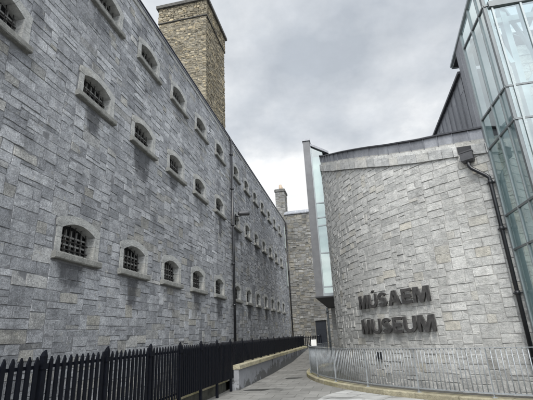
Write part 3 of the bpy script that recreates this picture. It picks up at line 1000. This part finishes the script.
# ------------------------------------------------------------------ lettering
def letter_mesh(ch):
    T = .205                                   # stroke weight of the heavy capitals
    def arcp(cx, cy, rx, ry, a0, a1, n): return [(cx + rx * math.cos(math.radians(a0 + (a1-a0)*k/n)), cy + ry * math.sin(math.radians(a0 + (a1-a0)*k/n))) for k in range(n+1)]
    loops = []
    if ch == 'M':
        W_ = 1.05
        loops.append([(0, 0), (0, 1), (.34, 1), (W_/2, .42), (W_-.34, 1), (W_, 1), (W_, 0), (W_-T*.95, 0), (W_-T*.95, .62), (W_/2+.11, 0), (W_/2-.11, 0), (T*.95, .62), (T*.95, 0)])
    elif ch == 'E':
        W_ = .72; t = .205
        loops.append([(0, 0), (0, 1), (W_, 1), (W_, 1-t), (T, 1-t), (T, .5+t/2), (W_-.06, .5+t/2), (W_-.06, .5-t/2), (T, .5-t/2), (T, t), (W_, t), (W_, 0)])
    elif ch in 'UÚ':
        W_ = .86
        loops.append([(0, 1), (T, 1)] + arcp(W_/2, .38, W_/2-T, .38-.2, 180, 360, 12) + [(W_-T, 1), (W_, 1)] + arcp(W_/2, .38, W_/2, .39, 0, -180, 16))
        if ch == 'Ú': loops.append([(W_/2-.1, 1.06), (W_/2+.02, 1.26), (W_/2+.26, 1.26), (W_/2+.07, 1.06)])
    elif ch == 'A':
        W_ = .98
        loops.append([(0, 0), (.35, 1), (W_-.35, 1), (W_, 0), (W_-.26, 0), (W_-.32, .2), (.32, .2), (.26, 0)])
        loops.append([(.385, .39), (W_-.385, .39), (W_/2, .76)])
    else:                                      # S
        W_ = .82
        cl = arcp(.41, .715, .285, .18, 15, 180, 10)[:-1] + arcp(.41, .70, .285, .17, 180, 255, 5) + arcp(.41, .30, .29, .195, 75, 0, 5) + arcp(.41, .285, .29, .18, -5, -165, 10)
        L_, R_ = [], []
        for i, p in enumerate(cl):
            q0 = cl[max(0, i-1)]; q1 = cl[min(len(cl)-1, i+1)]
            dx, dy = q1[0]-q0[0], q1[1]-q0[1]; l = math.hypot(dx, dy); h_ = .105
            L_.append((p[0] - dy/l*h_, p[1] + dx/l*h_)); R_.append((p[0] + dy/l*h_, p[1] - dx/l*h_))
        loops.append(L_ + R_[::-1])
    cu = bpy.data.curves.new('letter', 'CURVE'); cu.dimensions = '2D'; cu.fill_mode = 'BOTH'; cu.extrude = .09
    for lp in loops:
        sp = cu.splines.new('POLY'); sp.points.add(len(lp) - 1); sp.use_cyclic_u = True
        for k, (x, y) in enumerate(lp): sp.points[k].co = (x, y, 0, 1)
    o = bpy.data.objects.new('tmp', cu); COL.objects.link(o)
    dg = bpy.context.evaluated_depsgraph_get()
    me = bpy.data.meshes.new_from_object(o.evaluated_get(dg))
    bpy.data.objects.remove(o); bpy.data.curves.remove(cu)
    return me, 0, W_, 0, 1
capH = None
def word(text, z0, h, s0, s1, label):
    w = empty('wall_lettering', cyl((s0 + s1) / 2 / K, R0 + .05, z0), label, 'sign', 'dark capital letters on the museum wall')
    wm = Matrix.Translation(w.location).inverted()
    info = []
    for ch in text:
        base = {'Ú': 'U'}.get(ch, ch)
        _, bx0, bx1, by0, by1 = letter_mesh(base)
        me, x0, x1, y0, y1 = letter_mesh(ch)
        info.append((me, x0, x1, by0, by1, bx0, bx1, ch))
    sc = []
    for me, x0, x1, y0, y1, bx0, bx1, ch in info:
        k = h / (y1 - y0); sc.append((bx1 - bx0) * k)
    gap = .12 * h
    fat = (s1 - s0 - gap * (len(text) - 1)) / sum(sc)
    s = s0
    for (me, x0, x1, y0, y1, bx0, bx1, ch), wd in zip(info, sc):
        k = h / (y1 - y0); kx = k * fat
        cs = s + wd * fat / 2
        a = math.radians(cs / K)
        out = Vector((math.cos(a), math.sin(a), 0)); tang = Vector((-math.sin(a), math.cos(a), 0))
        org = Vector(cyl(math.degrees(a), R0 + .085, z0))
        for v in me.vertices:
            p = org + tang * ((v.co.x - (bx0 + bx1) / 2) * kx) + Vector((0, 0, (v.co.y - y0) * k)) + out * (v.co.z * .3)
            v.co = p
        me.materials.clear(); me.materials.append(M['letter'])
        me.name = 'letter'
        o = bpy.data.objects.new('letter', me); link(o, w)
        o.matrix_basis = wm
        s += wd * fat + gap
word('MÚSAEM', 2.31, .44, -151.9 * K, -133.1 * K, 'upper line of raised dark letters reading MÚSAEM on the curved stone wall')
word('MUSEUM', 1.50, .46, -151.8 * K, -133.0 * K, 'lower line of raised dark letters reading MUSEUM on the curved stone wall')

# small black double vent low on the wall
v_ = empty('wall_vent', cyl(-147.7, R0, .83), 'small black double vent low on the curved wall below the lettering', 'vent')
for s_ in (-.13, .045):
    mb = MB()
    def PV(s, z, d): return cyl(-147.7 + s / K, R0 + d, z)
    vs = [PV(s_ + a, z, d) for d in (.0, .05) for a, z in ((0, .73), (.1, .73), (.1, .95), (0, .95))]
    mb.add(vs, [(4, 5, 6, 7), (0, 1, 5, 4), (1, 2, 6, 5), (2, 3, 7, 6), (3, 0, 4, 7)])
    for q in range(3):
        z = .77 + q * .06
        vs = [PV(s_ + a, zz_, d) for d in (.05, .062) for a, zz_ in ((.015, z), (.085, z), (.085, z + .025), (.015, z + .025))]
        mb.add(vs, [(4, 5, 6, 7), (0, 1, 5, 4), (1, 2, 6, 5), (2, 3, 7, 6), (3, 0, 4, 7)])
    mb.build('vent_cover', M['pipe'], v_)

# ------------------------------------------------------------------ galvanised railing on the kerb
rail = empty('metal_railing', cyl(-150, RK - .16, .12), 'curved galvanised steel railing standing on the kerb round the museum wall', 'railing')
RR = RK - .17; ZT = 1.13
def arc(a0, a1, r, z, n): return [cyl(a0 + (a1 - a0) * k / n, r, z) for k in range(n + 1)]
def flatrail(a0, a1, z0, z1, w):
    mb = MB(); n = max(4, int((a1 - a0) / 1.5)); vs = []; fs = []
    for k in range(n + 1):
        a = a0 + (a1 - a0) * k / n
        vs += [cyl(a, RR - w/2, z0), cyl(a, RR + w/2, z0), cyl(a, RR + w/2, z1), cyl(a, RR - w/2, z1)]
    for k in range(n):
        for j in range(4): fs.append((k*4+j, k*4+(j+1) % 4, (k+1)*4+(j+1) % 4, (k+1)*4+j))
    mb.add(vs, fs); return mb
flatrail(-198, -68, ZT - .012, ZT, .05).build('top_rail', M['galv'], rail)
flatrail(-198, -68, .20, .225, .04).build('bottom_rail', M['galv'], rail)
a = -198.0; bay_w = 9.3
while a < -68 + .1:
    mb = MB(); p = cyl(a, RR, 0); c_, s_ = math.cos(math.radians(a)), math.sin(math.radians(a))
    mb.bar((p[0], p[1], .12), (p[0], p[1], ZT - .005), .012, .05, up=(c_, s_, 0))
    mb.box((p[0] - .05, p[1] - .05, .125), (p[0] + .05, p[1] + .05, .135))
    mb.build('post', M['galv'], rail)
    if a + bay_w <= -68 + .1:
        mb = MB(); nb = 17
        for k in range(1, nb):
            aa = a + bay_w * k / nb
            p = cyl(aa, RR, 0)
            mb.tube([(p[0], p[1], .21), (p[0], p[1], ZT - .008)], .0115, 6)
        mb.build('bar_panel', M['galv'], rail)
    a += bay_w
# white notice on the railing
pl = cyl(-182.5, RR, 0)
mb = MB(); mb.box((-2.03, 18.74, 1.10), (-1.80, 18.755, 1.36))
ns = mb.build('notice_plate', M['white']); tag(ns, 'small white notice fixed above the curved railing near the far door', 'notice')

# ------------------------------------------------------------------ retaining wall, plinth and black fence
rw = empty('retaining_wall', (-4.1, 20, 0), 'low grey rendered wall with pale coping stones carrying the black fence', 'wall')
mb = MB(); n = 44
vs = []; fs = []
Y0, Y1 = 13.6, 33.0
for k in range(n + 1):
    y = Y0 + (Y1 - Y0) * k / n
    q = .01 * noise.noise(Vector((y * 2, 0, 3)))
    pe = .06 + .42 * min(1, (y - Y0) / 9)        # paint has peeled further along the lane
    mb.add([(XF + q, y, z_) for z_ in (-.05, .2, .42, .62)], [], (.5, .5, .5))
    for idx, tn in zip(range(-4, 0), (pe + .55, pe + .3, pe, pe - .15)): mb.c[idx] = (max(0, tn), .5, .5)
    mb.add([(-4.22, y, .62), (-4.22, y, -.05)], [], (.3, .5, .5))
for k in range(n):
    for j in range(6): fs.append((k*6+j, k*6+(j+1) % 6, (k+1)*6+(j+1) % 6, (k+1)*6+j))
fs += [(5, 4, 3, 2, 1, 0), tuple(n*6 + j for j in range(6))]
mb.f = fs; mb.sm = [False] * len(fs); mb.build('wall_body', M['render'], rw)
mb = MB(); y = Y0 - .03; first = True
while y < Y1:
    w = U(.85, 1.05)
    x1 = XF + .05 + U(-.005, .005); e = .012
    vs = []
    for yy, s in ((y + .005, 1), (y + w - .005, -1)):
        vs += [(-4.27, yy, .622), (x1, yy, .622), (x1, yy, .735), (x1 - e, yy, .752), (-4.27, yy, .758)]
    mb.add(vs, [(0, 1, 2, 3, 4)[::-1], (5, 6, 7, 8, 9), (0, 1, 6, 5), (1, 2, 7, 6), (2, 3, 8, 7), (3, 4, 9, 8), (4, 0, 5, 9)],
           (1.0, .3, 0) if first else (U(.2, .8), U(.3, 1), U(0, .2)))
    first = False; y += w
mb.build('coping', M['kerb'], rw)
# low plinth behind the near fence
pw = empty('plinth_wall', (-4.5, 6, 0), 'low dark damp wall with mossy top ledge behind the near fence', 'wall')
mb = MB(); mb.box((-4.7, -2, -.1), (-4.32, 13.55, .27), (.3, .5, .6)); mb.build('wall_body', M['ledge_wall'], pw)
mb = MB(); y = -2
while y < 13.5:
    w = min(U(.8, 1.1), 13.55 - y); mb.box((-4.7, y + .006, .272), (-4.28, y + w - .006, .345 + U(-.004, .004)), (U(.1, .5), U(.6, 1), U(.05, .35))); y += w
mb.build('ledge', M['kerb'], pw)
# the strip between the fence and the prison wall
mb = MB(); mb.add([(-5.3, -2, .26), (-4.32, -2, .26), (-4.32, 33.9, .26), (-5.3, 33.9, .26)], [(0, 1, 2, 3)])
tag(mb.build('gravel_strip', M['soil']), kind='structure')

fence = empty('iron_fence', (-4.1, 6, 0), 'long black steel fence with pointed flat pales in front of the prison wall', 'fence')
XFN = -4.1
posts = [-.85, .6, 2.05, 3.5, 4.95, 6.4, 7.9, 9.35, 10.7, 12.0, 13.35]
while posts[-1] < 32: posts.append(posts[-1] + 1.48)
def post(x, y, z0, zt=1.52, p=fence):
    mb = MB(); w = .034
    vs = [(x - w, y - w, z0), (x + w, y - w, z0), (x + w, y + w, z0), (x - w, y + w, z0),
          (x - w, y - w, zt - .03), (x + w, y - w, zt - .03), (x + w, y + w, zt - .03), (x - w, y + w, zt - .03),
          (x - w*.55, y - w*.4, zt + .02), (x + w*.55, y - w*.4, zt + .02), (x + w*.4, y + w*.8, zt + .05), (x - w*.4, y + w*.8, zt + .05)]
    mb.add(vs, [(0, 1, 5, 4), (1, 2, 6, 5), (2, 3, 7, 6), (3, 0, 4, 7), (4, 5, 9, 8), (5, 6, 10, 9), (6, 7, 11, 10), (7, 4, 8, 11), (8, 9, 10, 11)])
    mb.box((x - .05, y - .05, 1.33), (x + .05, y + .05, 1.40))
    mb.build('post', M['fence'], p)
def pale(mb, x, y, z0, zt, dx, dy, w=.024, th=.009):
    # flat pale w half-width along (dx, dy) with a slanted, pointed head
    nx, ny = -dy, dx
    prof = [(-w, z0), (w, z0), (w, zt - .05), (w * .15, zt), (-w, zt - .085)]
    th = .013
    vs = []
    for s in (-th, th):
        for u_, z_ in prof: vs.append((x + dx * u_ + nx * s, y + dy * u_ + ny * s, z_))
    mb.add(vs, [(0, 1, 2, 3, 4), (9, 8, 7, 6, 5)] + [(k, 5 + k, 5 + (k+1) % 5, (k+1) % 5) for k in range(5)])
for i, y in enumerate(posts):
    near = y < 13.5
    post(XFN, y, 0 if near else .75)
    if i + 1 < len(posts):
        y2 = posts[i+1]; mb = MB()
        zb0 = .38 if near else .79
        nb = 11
        for k in range(1, nb):
            yy = y + (y2 - y) * k / nb
            pale(mb, XFN + .012, yy, zb0, 1.49 + U(-.006, .004), 0, 1, w=.031)
        mb.build('pale_panel', M['fence'], fence)
        for z in (1.36, zb0 + .09):
            mb = MB(); mb.box((XFN - .028, y + .03, z - .022), (XFN - .002, y2 - .03, z + .022))
            mb.build('rail', M['fence'], fence)
# return at the far end
ye = posts[-1]
mb = MB(); xr = -2.75
for k in range(1, 11):
    pale(mb, XFN + (xr - XFN) * k / 10, ye, gz(ye) + .1, 1.49, 1, 0, w=.03)
mb.box((XFN, ye + .01, 1.34), (xr, ye + .035, 1.38)); mb.box((XFN, ye + .01, .75), (xr, ye + .035, .79))
mb.build('pale_panel', M['fence'], fence); post(xr, ye, gz(ye))
# stair handrail sloping up behind the fence at the far end
hr = MB(); hr.tube([(-4.5, 26.5, .95), (-4.5, 31.5, 1.5), (-4.5, 32.6, 1.5)], .022, 8)
for y, z in ((26.6, .96), (28.2, 1.13), (29.8, 1.3), (31.4, 1.48)): hr.tube([(-4.5, y, .26), (-4.5, y, z)], .018, 8)
tag(hr.build('handrail', M['galv']), 'slim sloping handrail behind the far end of the black fence', 'handrail')

# ------------------------------------------------------------------ floodlight on the prison wall
fl = empty('floodlight', (XW, 18.2, 7.25), 'dark cylindrical floodlight on a bracket on the prison wall beside the drainpipe', 'lamp')
mb = MB(); mb.box((XW, 18.1, 7.12), (XW + .04, 18.24, 7.34)); mb.tube([(XW + .03, 18.17, 7.23), (XW + .2, 18.17, 7.2), (XW + .27, 18.25, 7.27)], .025, 8)
mb.build('bracket', M['pipe'], fl)
mb = MB(); d_ = Vector((.75, .55, .12)).normalized(); c_ = Vector((XW + .14, 18.2, 7.37))
mb.tube([tuple(c_), tuple(c_ + d_ * .06), tuple(c_ + d_ * .5), tuple(c_ + d_ * .56)], [.08, .11, .12, .12], 14); hs = mb.build('housing', M['box'], fl)
mb = MB(); mb.tube([tuple(c_ + d_ * .5605), tuple(c_ + d_ * .575)], .10, 14); mb.build('lens', M['lens'], hs)

# ------------------------------------------------------------------ camera (solved from the photograph's vanishing points)
F = 400.0; PP = (266.5, 200.0); VP = (357.0, 331.5); ZX = 207.0
vx, vy = VP[0] - PP[0], VP[1] - PP[1]; zx = ZX - PP[0]; zy = -(F * F + zx * vx) / vy
Yc = Vector((vx, -vy, -F)).normalized()
Zc = Vector((zx, -zy, -F)).normalized(); Zc = (Zc - Yc * Yc.dot(Zc)).normalized()
Xc = Yc.cross(Zc)
Rm = Matrix((Xc, Yc, Zc))
cam = bpy.data.objects.new('Camera', bpy.data.cameras.new('Camera')); COL.objects.link(cam)
cam.matrix_world = Matrix.Translation((0, 0, 1.6)) @ Rm.to_4x4()
cam.data.sensor_width = 36; cam.data.lens = 36 * F / 533
cam.data.clip_start = .05; cam.data.clip_end = 3000
scene.camera = cam

# ------------------------------------------------------------------ sun and cloudy sky
EL, AZ = math.radians(50), math.radians(172)       # azimuth clockwise from +Y, where the sun stands
sd = Vector((math.sin(AZ) * math.cos(EL), math.cos(AZ) * math.cos(EL), math.sin(EL)))
sun = bpy.data.objects.new('Sun', bpy.data.lights.new('Sun', 'SUN')); COL.objects.link(sun)
sun.data.energy = 1.5; sun.data.angle = math.radians(14); sun.data.color = (1, .955, .88)
sun.rotation_euler = sd.to_track_quat('Z', 'Y').to_euler()
w = bpy.data.worlds.new('World'); scene.world = w; w.use_nodes = True
nt = w.node_tree
for n in list(nt.nodes): nt.nodes.remove(n)
out = nt.nodes.new('ShaderNodeOutputWorld'); bg = nt.nodes.new('ShaderNodeBackground')
nt.links.new(bg.outputs[0], out.inputs[0]); bg.inputs[1].default_value = .12
sky = nt.nodes.new('ShaderNodeTexSky'); sky.sky_type = 'NISHITA'; sky.sun_disc = False
sky.sun_elevation = EL; sky.sun_rotation = AZ; sky.air_density = 1; sky.dust_density = 1; sky.ozone_density = 1
tc = nt.nodes.new('ShaderNodeTexCoord').outputs['Generated']
# clouds laid on a plane overhead: direction / height
sx = nt.nodes.new('ShaderNodeSeparateXYZ'); nt.links.new(tc, sx.inputs[0])
def MA(op, a, b):
    m = nt.nodes.new('ShaderNodeMath'); m.operation = op
    for i, v in enumerate((a, b)):
        if isinstance(v, (int, float)): m.inputs[i].default_value = v
        else: nt.links.new(v, m.inputs[i])
    return m.outputs[0]
zz_ = MA('ADD', MA('MAXIMUM', sx.outputs[2], 0.0), .32)
cx = nt.nodes.new('ShaderNodeCombineXYZ')
nt.links.new(MA('DIVIDE', sx.outputs[0], zz_), cx.inputs[0]); nt.links.new(MA('DIVIDE', sx.outputs[1], zz_), cx.inputs[1])
SKY_SHIFT = (12.3, 4.4, 3)
mp = nt.nodes.new('ShaderNodeMapping'); mp.inputs['Location'].default_value = SKY_SHIFT
nt.links.new(cx.outputs[0], mp.inputs[0]); cc = mp.outputs[0]
n1 = noise_n(nt, cc, 1.5, 9, .56)
n2 = noise_n(nt, cc, .9, 4, .5)
n3 = noise_n(nt, cc, 5.5, 7, .6)
cl = ramp(nt, n1, [(.36, (2.4, 2.62, 2.92)), (.44, (3.0, 3.2, 3.46)), (.52, (3.75, 3.91, 4.1)), (.59, (4.95, 5.02, 5.08))]).outputs[0]
cl = mixc(nt, 1, cl, ramp(nt, n3, [(.3, (.93,)*3), (.7, (1.06,)*3)]).outputs[0], 'MULTIPLY')
cover = mrange(nt, n2, .22, .32, 0, 1)
col = mixc(nt, cover, mixc(nt, 1, sky.outputs[0], (1.4, 1.4, 1.4), 'MULTIPLY'), cl)
# extra brightness added round the hidden sun, out of view, to light the walls
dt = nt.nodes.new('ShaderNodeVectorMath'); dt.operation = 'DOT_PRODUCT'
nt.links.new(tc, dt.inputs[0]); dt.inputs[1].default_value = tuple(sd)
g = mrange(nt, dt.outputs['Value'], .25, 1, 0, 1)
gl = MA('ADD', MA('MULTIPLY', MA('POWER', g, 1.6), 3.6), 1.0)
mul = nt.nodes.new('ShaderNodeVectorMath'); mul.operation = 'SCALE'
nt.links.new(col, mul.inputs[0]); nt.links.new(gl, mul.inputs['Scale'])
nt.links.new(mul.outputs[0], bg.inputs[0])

vs_ = scene.view_settings
vs_.view_transform = 'Standard'; vs_.look = 'None'; vs_.gamma = 1; vs_.use_curve_mapping = False; vs_.exposure = 0.8
scene.render.engine = 'CYCLES'
scene.cycles.max_bounces = 8; scene.cycles.transparent_max_bounces = 16
